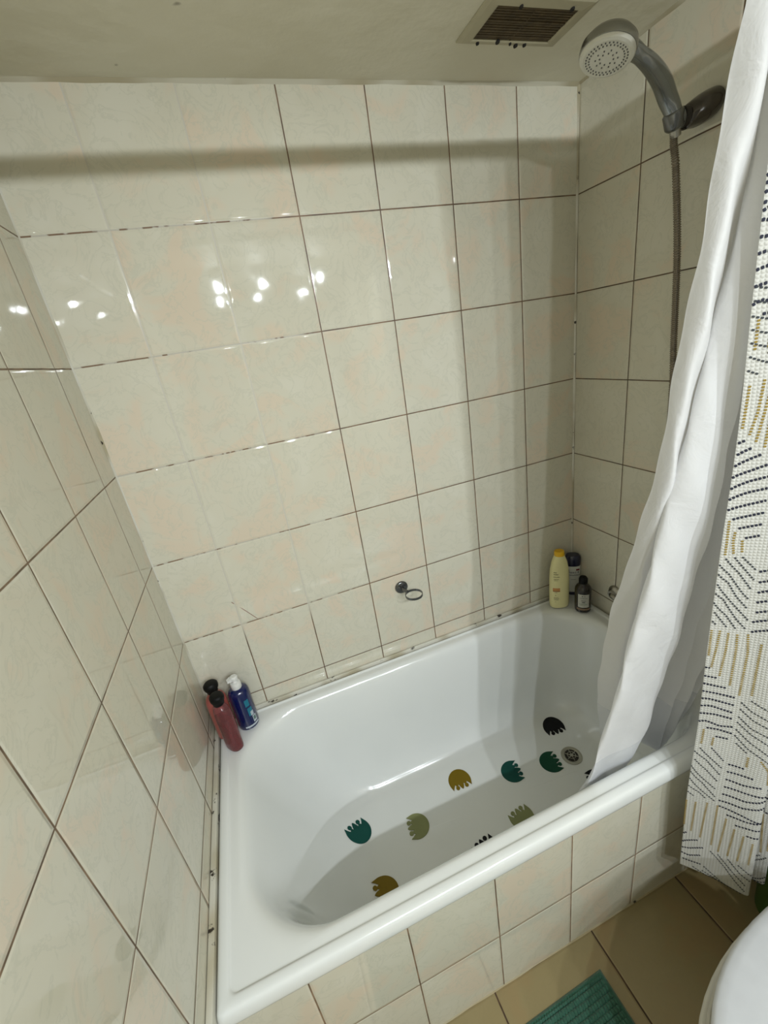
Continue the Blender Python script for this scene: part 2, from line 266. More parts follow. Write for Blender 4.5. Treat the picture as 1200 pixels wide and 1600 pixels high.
def slab(name, m, *b):
    bm = bmesh.new(); box(bm, *b); return obj(name, bm, m, smooth=False, kind='structure')
slab('wall_back', m_back, -.1, W+.1, 0, .1, -.05, ZC+.05)
slab('wall_left', m_left, -.1, 0, YB, 0, -.05, ZC+.05)
slab('wall_right', m_right, W, W+.1, YB, 0, -.05, ZC+.05)
slab('wall_front', m_right, -.1, W+.1, YB-.1, YB, -.05, ZC+.05)
slab('ceiling', m_ceil, 0, W, YB, 0, ZC, ZC+.1)
slab('floor', m_floor, 0, W, YB, 0, -.1, 0)
slab('wall_bath_panel', m_apron, .001, W-.001, -.67, -.655, 0.0, .475)

# sealant strips
m_caulk = caulk_mat('old_sealant'); m_caulk2 = caulk_mat('ceiling_sealant', (.60, .57, .46), .70, 40); m_caulk3 = caulk_mat('mouldy_sealant', (.60, .58, .50), .62, 30); m_caulk4 = caulk_mat('dirty_floor_joint', (.40, .33, .20), .60, 24)
def wobstrip(name, m, p0, p1, n1, n2, wd, n=90, amp=.25, num=None):
    """irregular quarter round bead running p0->p1, lying on the two surfaces whose inward normals are n1, n2"""
    bm = bmesh.new(); p0, p1, n1, n2 = map(Vector, (p0, p1, n1, n2)); loops = []
    ph = [random.uniform(0, 6) for _ in range(4)]
    for i in range(n+1):
        s = i/n; ww = wd*(1+amp*(math.sin(s*37+ph[0])*.5+math.sin(s*91+ph[1])*.3+math.sin(s*13+ph[2])*.4))
        p = p0.lerp(p1, s)
        loops.append([p-.001*n1-.001*n2, p+n1*ww, p+(n1*.55+n2*.55)*ww*.9, p+n2*ww])
    loft(bm, loops, True, True)
    return obj(name, bm, m, kind='structure')
wobstrip('trim_1', m_caulk2, (0, 0, ZC), (W, 0, ZC), (0, -1, 0), (0, 0, -1), .0062, 200, .2)
wobstrip('trim_2', m_caulk2, (W, 0, ZC), (W, -1.4, ZC), (-1, 0, 0), (0, 0, -1), .005, 120, .25)
wobstrip('trim_3', m_caulk, (0, 0, ZC), (0, 0, .52), (1, 0, 0), (0, -1, 0), .0035, 120, .3)
wobstrip('trim_4', m_caulk, (W, 0, ZC), (W, 0, .52), (-1, 0, 0), (0, -1, 0), .004, 120, .3)
bm = bmesh.new(); box(bm, .001, .013, -.69, -.001, .47, .516, .002); obj('trim_5', bm, m_caulk3, kind='structure')
bm = bmesh.new(); box(bm, .004, W-.002, -.009, -.001, .49, .517, .002); obj('trim_6', bm, m_caulk, kind='structure')
wobstrip('trim_7', m_caulk4, (.01, -.67, 0), (W-.01, -.67, 0), (0, -1, 0), (0, 0, 1), .0024, 160, .35)

# ---------------------------------------------------------------- ceiling extractor grille
m_vent = simple('yellowed_plastic', (.46, .42, .29), .5, bump=(60, .001)); m_ventd = simple('greasy_brown_mesh', (.10, .068, .028), .7, bump=(90, .002), var=.4)
m_hole = simple('dark_recess', (.01, .008, .005), .9); m_spot = simple('black_mould', (.012, .01, .008), .8)
v = thing('ceiling_vent', 'square yellowed extractor vent with a greasy brown grille on the ceiling', 'vent', (0, 0, ZC))
vx0, vx1, vy0, vy1 = .925, 1.165, -.137, -.272; ix0, ix1, iy0, iy1 = .953, 1.135, -.156, -.246
bm = bmesh.new()
o_ = [(vx0, vy1), (vx1, vy1), (vx1, vy0), (vx0, vy0)]; i_ = [(ix0, iy1), (ix1, iy1), (ix1, iy0), (ix0, iy0)]
ins = lambda a, k: [(x+(1.045-x)*k, y+(-.2045-y)*k) for x, y in a]
loft(bm, [[(x, y, -.0005) for x, y in i_], [(x, y, -.0005) for x, y in o_], [(x, y, -.003) for x, y in o_], [(x, y, -.006) for x, y in ins(o_, .07)], [(x, y, -.008) for x, y in ins(i_, -.06)], [(x, y, -.0065) for x, y in i_], [(x, y, -.0005) for x, y in i_]])
obj('vent_frame', bm, m_vent, v, smooth=False)
bm = bmesh.new(); box(bm, ix0-.002, ix1+.002, iy1-.002, iy0+.002, -.004, -.001); obj('backing', bm, m_hole, v, smooth=False)
bm = bmesh.new()
for k in range(13):
    y = iy1+(iy0-iy1)*(k+.5)/13
    z = -.005+random.uniform(-.0006, .0006)
    box(bm, ix0, ix1, y-.0027, y+.0021, z-.0012, z+.0012)
box(bm, 1.04, 1.0425, iy1, iy0, -.0062, -.004)
obj('grille', bm, m_ventd, v, smooth=False)
for x, y, r in [(.968, -.149, .0033), (1.012, -.155, .0042), (1.045, -.151, .0026), (1.062, -.146, .0042), (1.082, -.149, .0036), (1.0, -.25, .0035), (1.115, -.252, .004)]:
    bm = bmesh.new(); lathe(bm, [(r*.9, -.0105), (r, -.0085), (r*.8, -.0060)], 12, 1, 1.35, x, y); obj('screw', bm, m_spot, v)

# ---------------------------------------------------------------- bathtub
t = NT('white_enamel'); g = t.n('ShaderNodeNewGeometry').outputs['Position']
t.l(t.mix(t.noise(g, 4, 3), (.74, .76, .745), (.79, .80, .78)), t.b.inputs['Base Color']); t.set(Roughness=.16)
t.b.inputs['Coat Weight'].default_value = .5; t.b.inputs['Coat Roughness'].default_value = .06; m_enam = t.m
tub = thing('bathtub', 'white enamel bathtub set against three tiled walls', 'bathtub', (0, 0, 0))
X0, X1, Y0, Y1 = .0132, W-.003, -.687, -.0092
def TL(i, z, r, l=None, rt=None, f=None, b=None):
    return rrect(X0+(l if l is not None else i), X1-(rt if rt is not None else i), Y0+(f if f is not None else i), Y1-(b if b is not None else i), r, z, 14, 22)
bm = bmesh.new()
loops = [TL(.012, .474, .006), TL(.001, .474, .010), TL(-.000, .480, .012), TL(0, .490, .012), TL(.003, ZR-.003, .012), TL(.008, ZR+.0005, .012),
         TL(.014, ZR+.002, .012), TL(.021, ZR+.002, .014, b=.012), TL(.0245, ZR+.001, .016, b=.015), TL(.0265, ZR-.002, .016, b=.017), TL(.029, ZR-.0025, .02, b=.019),
         TL(0, ZR-.002, .13, .046, .05, .043, .033), TL(0, ZR-.003, .15, .052, .056, .049, .039),
         TL(0, ZR-.007, .165, .060, .062, .056, .046), TL(0, ZR-.018, .170, .070, .068, .0625, .054), TL(0, ZR-.04, .170, .082, .073, .067, .060),
         TL(0, .42, .165, .103, .080, .073, .068), TL(0, .34, .155, .135, .090, .081, .078), TL(0, .26, .145, .175, .100, .090, .089),
         TL(0, .20, .135, .215, .110, .100, .100), TL(0, .16, .125, .255, .123, .113, .113), TL(0, .135, .115, .292, .140, .130, .130),
         TL(0, .119, .10, .325, .160, .150, .150), TL(0, .112, .09, .36, .185, .172, .172), TL(0, .1085, .08, .42, .225, .205, .205), TL(0, .107, .06, .48, .27, .26, .26)]
rows = loft(bm, loops, False, True)
o = obj('tub_body', bm, m_enam, tub, auto='soft')
ss = o.modifiers.new('s', 'SUBSURF'); ss.levels = ss.render_levels = 1
# drain (floor level .107)
m_chrome = simple('dull_chrome', (.42, .41, .38), .28, 1.0); m_steel = simple('drain_steel', (.45, .44, .38), .38, .8)
m_dark = simple('blackish_brown', (.02, .015, .01), .6); m_darkch = simple('dark_chrome', (.17, .175, .18), .22, .9)
dx, dy = 1.082, -.322
dr = bpy.data.objects.new('drain', None)
bm = bmesh.new(); lathe(bm, [(.031, .1065), (.0345, .1085), (.0335, .1105), (.029, .1105), (.0225, .1095), (.021, .1082)], 40, 1, 1, dx, dy)
dr = obj('drain', bm, m_steel, tub)
bm = bmesh.new(); lathe(bm, [(.0222, .1092), (.0222, .1104), (.001, .1104)], 30, 1, 1, dx, dy); obj('drain_hole', bm, m_dark, dr)
bm = bmesh.new(); lathe(bm, [(.0055, .1100), (.0055, .1122), (.004, .1128)], 20, 1, 1, dx, dy)
for k in range(6):
    a = k*math.pi/3+.3; p = Vector((dx, dy, .1114)); d = Vector((math.cos(a), math.sin(a), 0)); tube(bm, [p+d*.004, p+d*.021], .0012, 6)
tube(bm, [Vector((dx+.0135*math.cos(i*.3142), dy+.0135*math.sin(i*.3142), .1114)) for i in range(21)], .0009, 6)
obj('drain_grate', bm, m_steel, dr)

# ---------------------------------------------------------------- non-slip tulip stickers
def tulip_outline():
    pts = []
    # lower egg from the right tip round the bottom to the left tip
    for i in range(31):
        a = math.radians(28-236*i/30); pts.append((.0385*math.cos(a), -.004+.040*math.sin(a)))
    pts = [p for i, p in enumerate(pts) if i % 29 or i in (0, 30)]
    # shape the tips
    
    pts = [(.0325, .0215)]+[(p[0], p[1]) for p in pts[1:-1]]+[(-.0325, .0215)]
    def ball(cx, cy, r, a0, a1, n=14): return [(cx+r*math.cos(math.radians(a0+(a1-a0)*i/n)), cy+r*math.sin(math.radians(a0+(a1-a0)*i/n))) for i in range(n+1)]
    half = [(.0265, .0120), (.0210, .0045)]+ball(.0160, .0172, .0066, -75, 235)+[(.0092, .0060), (.0070, .0140), (.0035, .0215)]
    top = [(-x, y) for x, y in half]+[(0, .0250)]+half[::-1]
    return pts+top
from mathutils.bvhtree import BVHTree
_dg = bpy.context.evaluated_depsgraph_get(); _dg.update()
_ev = [o_ for o_ in bpy.data.objects if o_.name == 'tub_body'][0].evaluated_get(_dg); TUB = BVHTree.FromObject(_ev, _dg)
def sticker(px, py, ang, mat, label, sx=1.0, group=None, z=.1105):
    bm = bmesh.new(); o2 = tulip_outline(); ca, sa = math.cos(ang), math.sin(ang)
    z0 = TUB.ray_cast(Vector((px, py, .45)), Vector((0, 0, -1)))[0].z
    def P(x, y, h):
        X = px+(x*ca-y*sa)*sx; Y = py+(x*sa+y*ca)*sx
        return (x*sx, y*sx, TUB.ray_cast(Vector((X, Y, .45)), Vector((0, 0, -1)))[0].z-z0+h)
    lo = [bm.verts.new(P(x, y, .0004)) for x, y in o2]; hi = [bm.verts.new(P(x*.985, y*.985, .0020)) for x, y in o2]
    n = len(lo)
    for i in range(n): bm.faces.new((lo[i], lo[(i+1) % n], hi[(i+1) % n], hi[i]))
    from mathutils.geometry import tessellate_polygon
    for a_, b_, c_ in tessellate_polygon([[Vector((x, y, 0)) for x, y in o2]]):
        bm.faces.new((hi[a_], hi[b_], hi[c_])); bm.faces.new((lo[a_], lo[c_], lo[b_]))
    o = obj('bath_sticker', bm, mat, smooth=False); o.location = (px, py, z0); o.rotation_euler = (0, 0, ang)
    return tag(o, label, 'bath sticker', 'tulip shaped non-slip stickers on the tub floor')
def rub(n, c):
    m = simple(n, c, .62, bump=(70, .0006)); m.node_tree.nodes['Principled BSDF'].inputs['Specular IOR Level'].default_value = .25; return m
S_black = rub('black_rubber', (.004, .004, .005)); S_green = rub('green_rubber', (.004, .060, .030)); S_teal = rub('teal_rubber', (.0015, .065, .052))
S_must = rub('mustard_rubber', (.19, .125, .002)); S_sage = rub('sage_rubber', (.23, .245, .105))
STK = [(1.104, -.211, 172, S_black, 'black tulip bath sticker by the foot slope, beyond the drain', .135),
       (1.012, -.311, 262, S_green, 'green tulip bath sticker right beside the drain', 0),
       (.876, -.283, 264, S_teal, 'dark teal tulip bath sticker between the mustard and the green one', 0),
       (.694, -.238, 176, S_must, 'mustard tulip bath sticker near the long back side of the tub, petals to the front', 0),
       (.498, -.303, 84, S_sage, 'sage green tulip bath sticker half in shadow, beside the teal one', 0),
       (.327, -.246, 27, S_teal, 'teal green tulip bath sticker nearest the sloping head end', 0),
       (.808, -.412, 8, S_sage, 'sage green tulip bath sticker partly hidden behind the front rim', 0),
       (.348, -.427, 96, S_must, 'mustard tulip bath sticker partly hidden by the front rim', 0),
       (.662, -.441, 12, S_black, 'black tulip bath sticker with only its petals above the front rim', 0),
       (1.088, -.425, 80, S_black, 'black tulip bath sticker peeping out behind the white liner hem', 0)]
for x, y, a, m, lb, zz in STK: sticker(x, y, math.radians(a), m, lb)

# ---------------------------------------------------------------- curtains
def crv(p0, p1, p2, p3, t): return tuple(.5*((2*b)+(-a+c)*t+(2*a-5*b+4*c-d)*t*t+(-a+3*b-3*c+d)*t**3) for a, b, c, d in zip(p0, p1, p2, p3))
def surf(G, zz, s, t):
    nc, nr = len(G), len(zz); s = min(max(s, 0), nc-1); t = min(max(t, 0), nr-1)
    i = min(int(s), nc-2); j = min(int(t), nr-2); fs = s-i; ft = t-j
    cl = lambda a, m: min(max(a, 0), m-1)
    P = lambda a, b: (*G[cl(a, nc)][cl(b, nr)], zz[cl(b, nr)])
    cols = [crv(*[P(i+a, j+b) for b in (-1, 0, 1, 2)], ft) for a in (-1, 0, 1, 2)]
    return Vector(crv(*cols, fs))
def sheet(name, G, zz, mat, ms, mt, parent, t0=None, t1=None, extra=None, thick=.0007, off=0.0):
    bm = bmesh.new(); uvl = bm.loops.layers.uv.new('UVMap'); nc, nr = len(G)-1, len(zz)-1
    t0 = 0 if t0 is None else t0; t1 = nr if t1 is None else t1
    rows = []; U = {}
    for j in range(mt+1):
        row = []; acc = 0; prev = None
        for i in range(ms+1):
            p = surf(G, zz, nc*i/ms, t0+(t1-t0)*j/mt)
            if extra: p = p+extra(nc*i/ms, p)
            if prev is not None: acc += (p-prev).length
            prev = p.copy(); vv = bm.verts.new(p); U[vv] = (acc, p.z); row.append(vv)
        rows.append(row)
    for j in range(mt):
        for i in range(ms):
            f = bm.faces.new((rows[j][i], rows[j+1][i], rows[j+1][i+1], rows[j][i+1]))
            for lp in f.loops: lp[uvl].uv = U[lp.vert]
    me = bpy.data.meshes.new(name)
    return bm
def ripple(s, p):
    return Vector((0, .0022*math.sin(p.z*23+s*2.1)+.0015*math.sin(p.z*51+s*5), 0))
m_liner = fabric('white_liner_cloth', (.90, .90, .91), .36, .96); m_hem = fabric('sheer_liner_hem', (.86, .87, .90), .30, .80)
m_curt = fabric('offwhite_waffle_cloth', (.74, .73, .68), .34, 1.0, True)
TOPZ = 1.93
root = thing('shower_curtain_liner', 'plain white sheer curtain liner hanging down inside the bathtub', 'shower curtain', (1.1, -.70, 1.93))
inv = Matrix.Translation(root.location).inverted()
def place(bm, M):
    bmesh.ops.transform(bm, matrix=M, verts=bm.verts); return bm
bm = sheet('liner', LINER, LZ, None, 156, 120, None, 0, 9.7, extra=ripple)
obj('cloth', place(bm, inv), m_liner, root, auto='soft')
bm = sheet('hem', LINER, LZ, None, 156, 26, None, 9.7, 12, extra=ripple)
obj('hem', place(bm, inv), m_hem, root, auto='soft', label='see-through hem band')
# outer curtain with stitched dashes
root2 = thing('patterned_shower_curtain', 'off-white waffle shower curtain with dashed navy and mustard lines, hanging outside the bathtub', 'shower curtain', (1.15, -.72, 1.93))
inv2 = Matrix.Translation(root2.location).inverted()
m_navy = simple('navy_thread', (.012, .014, .030), .8); m_mus = simple('mustard_thread', (.26, .175, .025), .8); m_char = simple('charcoal_thread', (.035, .040, .045), .8)
def S2(s, t): return surf(OUTER, OZ, s, t)
bm = sheet('curtain', OUTER, OZ, None, 200, 150, None)
uvl = bm.loops.layers.uv.verify()
camside = Vector((-.55, -.8, 0))
def nrm(s, t):
    h = .02; a = S2(min(s+h, 10), t)-S2(max(s-h, 0), t); b = S2(s, min(t+h, 9))-S2(s, max(t-h, 0)); n = a.cross(b)
    if n.length < 1e-9: return camside
    n.normalize(); return n if NS*n.y >= 0 or True else -n
def stitch(seg, mi, wd, dash, gap, ds=0, dt=0, flip=False):
    pts = []
    for (s0, t0), (s1, t1) in zip(seg, seg[1:]):
        for k in range(24): pts.append((s0+(s1-s0)*k/24, t0+(t1-t0)*k/24))
    pts.append(seg[-1])
    pts = [((2*ds-s) if flip else s+ds, t+dt) for s, t in pts]
    P = [S2(s, t) for s, t in pts]; L = [0]
    for a, b in zip(P, P[1:]): L.append(L[-1]+(b-a).length)
    def at(d):
        for i in range(len(L)-1):
            if L[i+1] >= d:
                f = (d-L[i])/max(L[i+1]-L[i], 1e-9); s = pts[i][0]+(pts[i+1][0]-pts[i][0])*f; t = pts[i][1]+(pts[i+1][1]-pts[i][1])*f
                return s, t
        return pts[-1]
    d = 0
    while d+dash*.6 < L[-1]:
        sa, ta = at(d); sb, tb = at(min(d+dash, L[-1])); d += dash+gap
        if not (0 <= min(sa, sb) and max(sa, sb) <= 10 and 0 <= min(ta, tb) and max(ta, tb) <= 9): continue
        a, b = S2(sa, ta), S2(sb, tb)
        if (b-a).length < dash*.3: continue
        n = nrm((sa+sb)/2, (ta+tb)/2); side = (b-a).normalized().cross(n)*wd/2
        for sg in (1,):
            o1 = n*.0011*sg
            q = [a+side*.7+o1*.6, a-side*.7+o1*.6, b-side*.7+o1*.6, b+side*.7+o1*.6]
            mid = [(a+b)/2+side+o1, (a+b)/2-side+o1]
            vs = [bm.verts.new(x) for x in (q[0], q[1], mid[1], mid[0])]; f = bm.faces.new(vs); f.material_index = mi
            v2 = [bm.verts.new(x) for x in (mid[0], mid[1], q[2], q[3])]; f = bm.faces.new(v2); f.material_index = mi
# which way does the photographed side face
NS = 1
a = S2(1.02, 5)-S2(.98, 5); b = S2(1, 5.05)-S2(1, 4.95); n0 = a.cross(b)
SGN = 1 if n0.dot(camside) > 0 else -1
_n = nrm
def nrm(s, t): return _n(s, t)*SGN
segs = []
for item in PAT.split('|'):
    if item: segs.append((item[0], [tuple(map(float, q.split(','))) for q in item[1:].split(';')]))
TY = {'N': (1, .0048, .0040, .0014), 'M': (2, .0041, .0032, .0015), 'G': (3, .0031, .0040, .0016)}
for k, sg in segs:
    if len(set(sg)) < 2: continue
    mi, wd, da, ga = TY[k]
    stitch(sg, mi, wd, da, ga)
    if max(s for s, t in sg) <= 2.3:
        stitch(sg, mi, wd, da, ga, 2.3, 0, True); stitch(sg, mi, wd, da, ga, 4.6); stitch(sg, mi, wd, da, ga, 4.6+1.15, 0, True)
    t_ = min(t for s, t in sg)
    if 3.2 < t_ < 6.3: stitch(sg, mi, wd, da, ga, 0, -3.9)
obj('cloth', place(bm, inv2), [m_curt, m_navy, m_mus, m_char], root2, auto='keep')
# rod and rings (above the frame; its shadow crosses the back wall)
m_white = simple('white_plastic', (.75, .75, .72), .35)
rod = thing('curtain_rod', 'straight shower curtain rod fixed between the side walls above the bathtub', 'curtain rod', (0, -.70, 1.944))
bm = bmesh.new(); tube(bm, [(.004, 0, 0), (W-.004, 0, 0)], .0125, 24); obj('tube', bm, m_white, rod)
for x0, x1 in ((.001, .014), (W-.014, W-.001)):
    bm = bmesh.new(); tube(bm, [(x0, 0, 0), (x1, 0, 0)], .024, 28); obj('end_flange', bm, m_white, rod)
for k in range(10):
    x = .985+.037*k
    bm = bmesh.new(); tube(bm, [(x+.002*math.sin(2*math.pi*i/24), -.70+.0205*math.cos(2*math.pi*i/24), 1.9375+.0205*math.sin(2*math.pi*i/24)) for i in range(25)], .0016, 8, False)
    tag(obj('curtain_ring', bm, m_white), ('white curtain ring on the rod, %s from the right wall' % ('tenth', 'ninth', 'eighth', 'seventh', 'sixth', 'fifth', 'fourth', 'third', 'second', 'nearest')[k]), 'curtain ring', 'curtain rings on the rod')

# ---------------------------------------------------------------- shower: bracket, hand shower with hose, mixer
bk = thing('shower_bracket', 'dark chrome swivel bracket on the right wall holding the shower head', 'shower bracket', (W, -.385, 1.855))
HP = Vector((1.272, -.357, 1.836)); BB = Vector((W, -.362, 1.858))
bm = bmesh.new(); Lw = Matrix.Translation(-Vector((W, -.385, 1.855)))
# wall plate swelling into a tapered stem
secs = []
for f, ry, rz, cx in [(0, .028, .023, 1.3612), (.06, .032, .026, 1.357), (.25, .033, .027, 1.345), (.5, .030, .026, 1.328), (.75, .024, .0225, 1.310), (.93, .020, .0205, 1.299), (1, .0165, .0165, 1.296)]:
    cy = BB.y+(HP.y-.004-BB.y)*f; cz = BB.z+(HP.z-BB.z)*f
    secs.append([Lw @ Vector((cx, cy+ry*math.cos(a)*(1 if math.cos(a) > 0 else 1.0), cz+rz*math.sin(a))) for a in [2*math.pi*i/32 for i in range(32)]])
loft(bm, secs, True, True); obj('wall_plate', bm, simple('smoky_chrome', (.10, .09, .08), .18, .85), bk)
hd = Vector((-.42, -.10, .90)).normalized()       # handle axis near the holder
bm = bmesh.new(); tube(bm, [Lw @ Vector((1.297, -.364, 1.838)), Lw @ Vector((1.288, -.361, 1.837))], [.0165, .0175], 28); obj('swivel_joint', bm, m_dark, bk)
bm = bmesh.new(); tube(bm, [Lw @ (HP-hd*.016), Lw @ (HP-hd*.012), Lw @ (HP+hd*.010), Lw @ (HP+hd*.013)], [.0145, .0175, .0185, .0165], 28)
tube(bm, [Lw @ Vector((1.289, -.3605, 1.8365)), Lw @ HP], [.0165, .016], 24); obj('holder', bm, m_darkch, bk)

hs = thing('hand_shower', 'chrome hand shower with white spray face hanging in the wall bracket', 'shower head', tuple(HP))
Lh = Matrix.Translation(-HP)
HC = Vector((1.079, -.378, 1.9195)); NRM = Vector((-.302, -.077, -.950)).normalized()
NECK = HC-NRM*.020+Vector((.045, .008, 0))
path = spline([HP-hd*.018, HP+hd*.012, Vector((1.248, -.360, 1.868)), Vector((1.217, -.370, 1.889)), Vector((1.178, -.380, 1.906)), Vector((1.140, -.384, 1.920)), Vector((1.112, -.383, 1.931))], 6)
rr = []
for i in range(len(path)):
    f = i/(len(path)-1); rr.append(.0125+.0045*math.sin(min(f*1.25, 1)*math.pi)*.9+(.004 if f > .8 else 0)*(f-.8)*5)
bm = bmesh.new(); tube(bm, [Lw_ for Lw_ in [Lh @ p for p in path]], rr, 28); obj('handle', bm, simple('worn_chrome', (.33, .35, .37), .14, .95), hs, auto='soft')
MH = Lh @ frame_to(HC, NRM)
bm = bmesh.new(); lathe(bm, [(.012, -.030), (.026, -.028), (.038, -.023), (.0455, -.014), (.0470, -.005), (.0460, 0.0), (.043, .0010)], 56, M=MH)
obj('head_shell', bm, simple('head_chrome', (.33, .33, .31), .25, .85), hs)
m_face = simple('limescaled_white', (.74, .73, .66), .45)
bm = bmesh.new(); lathe(bm, [(.0448, -.001), (.0450, .002), (.0430, .0055), (.038, .0068), (.0375, .0064), (.001, .0064)], 56, M=MH); fc = obj('spray_face', bm, m_face, hs)
SELANG = -60
bm = bmesh.new(); box(bm, -.006, .006, -.049, -.041, .0005, .0045, .001); bmesh.ops.transform(bm, matrix=MH @ Matrix.Rotation(math.radians(SELANG), 4, 'Z'), verts=bm.verts); obj('selector_tab', bm, m_face, hs)
bm = bmesh.new()
for R_, n_ in ((.0335, 34), (.0285, 30), (.0265, 26), (.0115, 8), (.018, 10)):
    if n_ == 26: continue
    for k in range(n_):
        a = 2*math.pi*k/n_; lathe(bm, [(.00115, .0064), (.00115, .0077), (.0008, .0080)], 8, M=MH @ Matrix.Translation((R_*math.cos(a), R_*math.sin(a), 0)))
nz = obj('nozzle', bm, simple('grey_nozzle', (.10, .10, .09), .6), fc); nz['kind'] = 'stuff'
bm = bmesh.new()
hp = spline([HP-hd*.016, Vector((1.283, -.352, 1.80)), Vector((1.300, -.349, 1.75)), Vector((1.318, -.354, 1.60)), Vector((1.322, -.364, 1.40)), Vector((1.322, -.371, 1.30)), Vector((1.320, -.378, 1.05)), Vector((1.315, -.375, .85)), Vector((1.300, -.360, .72)), Vector((1.296, -.345, .655))], 60)
L = [Lh @ p for p in hp]; cum = 0; P2 = []; R2 = []
rp = []
for a, b in zip(L, L[1:]):
    seg = (b-a).length; k = max(1, int(round(seg/.0009)))
    for i in range(k): rp.append(a.lerp(b, i/k))
for i, p in enumerate(rp): P2.append(p); R2.append((.0060, .0074, .0077, .0074, .0060)[i % 5])
tube(bm, P2, R2, 10); obj('hose', bm, simple('hose_steel', (.27, .235, .19), .25, .9), hs)
bm = bmesh.new(); tube(bm, [Lh @ (HP-hd*.030), Lh @ (HP-hd*.012)], [.0095, .0105], 20); obj('hose_nut', bm, m_chrome, hs)

mx = thing('bath_mixer', 'chrome bath mixer tap on the right wall, mostly hidden behind the liner', 'tap', (W, -.29, .608))
for y in (.082, -.115):
    bm = bmesh.new(); lathe(bm, [(.026, 0.0005), (.026, .004), (.021, .011), (.014, .014), (.012, .024)], 36, M=Matrix.Translation((0, y, 0)) @ Matrix.Rotation(-math.pi/2, 4, 'Y')); obj('escutcheon', bm, m_chrome, mx)
bm = bmesh.new(); tube(bm, [(-.047, -.045, -.004), (-.047, -.05, -.004), (-.047, -.175, -.004), (-.047, -.18, -.004)], [.016, .021, .021, .016], 28); obj('valve_body', bm, m_chrome, mx)
bm = bmesh.new(); tube(bm, spline([(-.012, .08, 0), (-.024, .075, 0), (-.030, .03, -.002), (-.036, -.03, -.003), (-.046, -.055, -.004)], 6), .0085, 16); obj('offset_pipe', bm, m_chrome, mx)
bm = bmesh.new(); tube(bm, spline([(-.05, -.13, 0), (-.075, -.13, -.012), (-.10, -.13, -.02), (-.11, -.13, -.035)], 6), .010, 20); obj('spout', bm, m_chrome, mx)
bm = bmesh.new(); tube(bm, spline([(-.047, -.12, .012), (-.05, -.13, .030), (-.07, -.15, .045)], 6), [.011]*6+[.008]*7, 18); obj('lever', bm, m_chrome, mx)
bm = bmesh.new(); tube(bm, [(-.060, -.056, .006), (-.064, -.056, .036)], .010, 18); obj('hose_outlet', bm, m_chrome, mx)

# ---------------------------------------------------------------- ring holder on the back wall
rh = thing('ring_holder', 'small dark chrome cup ring on a round wall plate on the back wall', 'cup holder', (.668, 0, .766))
bm = bmesh.new(); lathe(bm, [(.021, .0003), (.022, .003), (.021, .0065), (.0185, .0085), (.010, .0092), (.001, .0095)], 40, M=Matrix.Rotation(math.pi/2, 4, 'X')); obj('wall_plate', bm, m_darkch, rh)
bm = bmesh.new(); tube(bm, [(0, -.006, -.001), (.004, -.024, -.004), (.009, -.034, -.004)], [.0062, .0055, .0052], 18); obj('stem', bm, m_darkch, rh)
bm = bmesh.new(); cx_, cy_ = .020, -.060
prof = [(.0262, -.0035), (.0285, -.0035), (.0285, .0035), (.0262, .0035)]
loops = [[Vector((cx_+r*math.cos(2*math.pi*k/48), cy_+r*math.sin(2*math.pi*k/48), -.004+zz)) for r, zz in prof] for k in range(49)]
loft(bm, loops); obj('ring', bm, m_darkch, rh)

# ---------------------------------------------------------------- bottles
def ell(bm, prof, n=48, mi=0, k=2.0):
    """prof rows (half width, half depth, z, exponent)"""
    loops = []
    for row in prof:
        a_, b_, z_ = row[:3]; e = row[3] if len(row) > 3 else k
        L = []
        for i in range(n):
            th = 2*math.pi*i/n; c, s_ = math.cos(th), math.sin(th)
            L.append(Vector((a_*math.copysign(abs(c)**(2/e), c), b_*math.copysign(abs(s_)**(2/e), s_), z_)))
        loops.append(L)
    loft(bm, loops, True, True, mi=mi)
def decal(bm, fn, u0, u1, z0, z1, mi=0, nu=10, nv=3):
    g = [[bm.verts.new(fn(u0+(u1-u0)*i/nu, z0+(z1-z0)*j/nv)) for i in range(nu+1)] for j in range(nv+1)]
    for j in range(nv):
        for i in range(nu):
            f = bm.faces.new((g[j][i], g[j][i+1], g[j+1][i+1], g[j+1][i])); f.material_index = mi
def wrap(a_, b_, k=2.0, off=.0005):
    """u in metres across the front (-y side); front centre is u=0"""
    def fn(u, z_, aa=None):
        th = -math.pi/2+u/max(a_, .001); c, s_ = math.cos(th), math.sin(th)
        return Vector(((a_+off)*math.copysign(abs(c)**(2/k), c), (b_+off)*math.copysign(abs(s_)**(2/k), s_), z_))
    return fn
def words(bm, txt, fn, size, u0, z0, mi=0, align='CENTER'):
    cu = bpy.data.curves.new('txt', 'FONT'); cu.body = txt; cu.size = size; cu.align_x = align; cu.resolution_u = 3
    to = bpy.data.objects.new('txt', cu); C.objects.link(to)
    dg = bpy.context.evaluated_depsgraph_get(); dg.update(); me = bpy.data.meshes.new_from_object(to.evaluated_get(dg))
    vs = [bm.verts.new(fn(u0+v_.co.x, z0+v_.co.y)) for v_ in me.vertices]
    for p in me.polygons:
        try: f = bm.faces.new([vs[i] for i in p.vertices]); f.material_index = mi
        except Exception: pass
    bpy.data.objects.remove(to); bpy.data.curves.remove(cu)

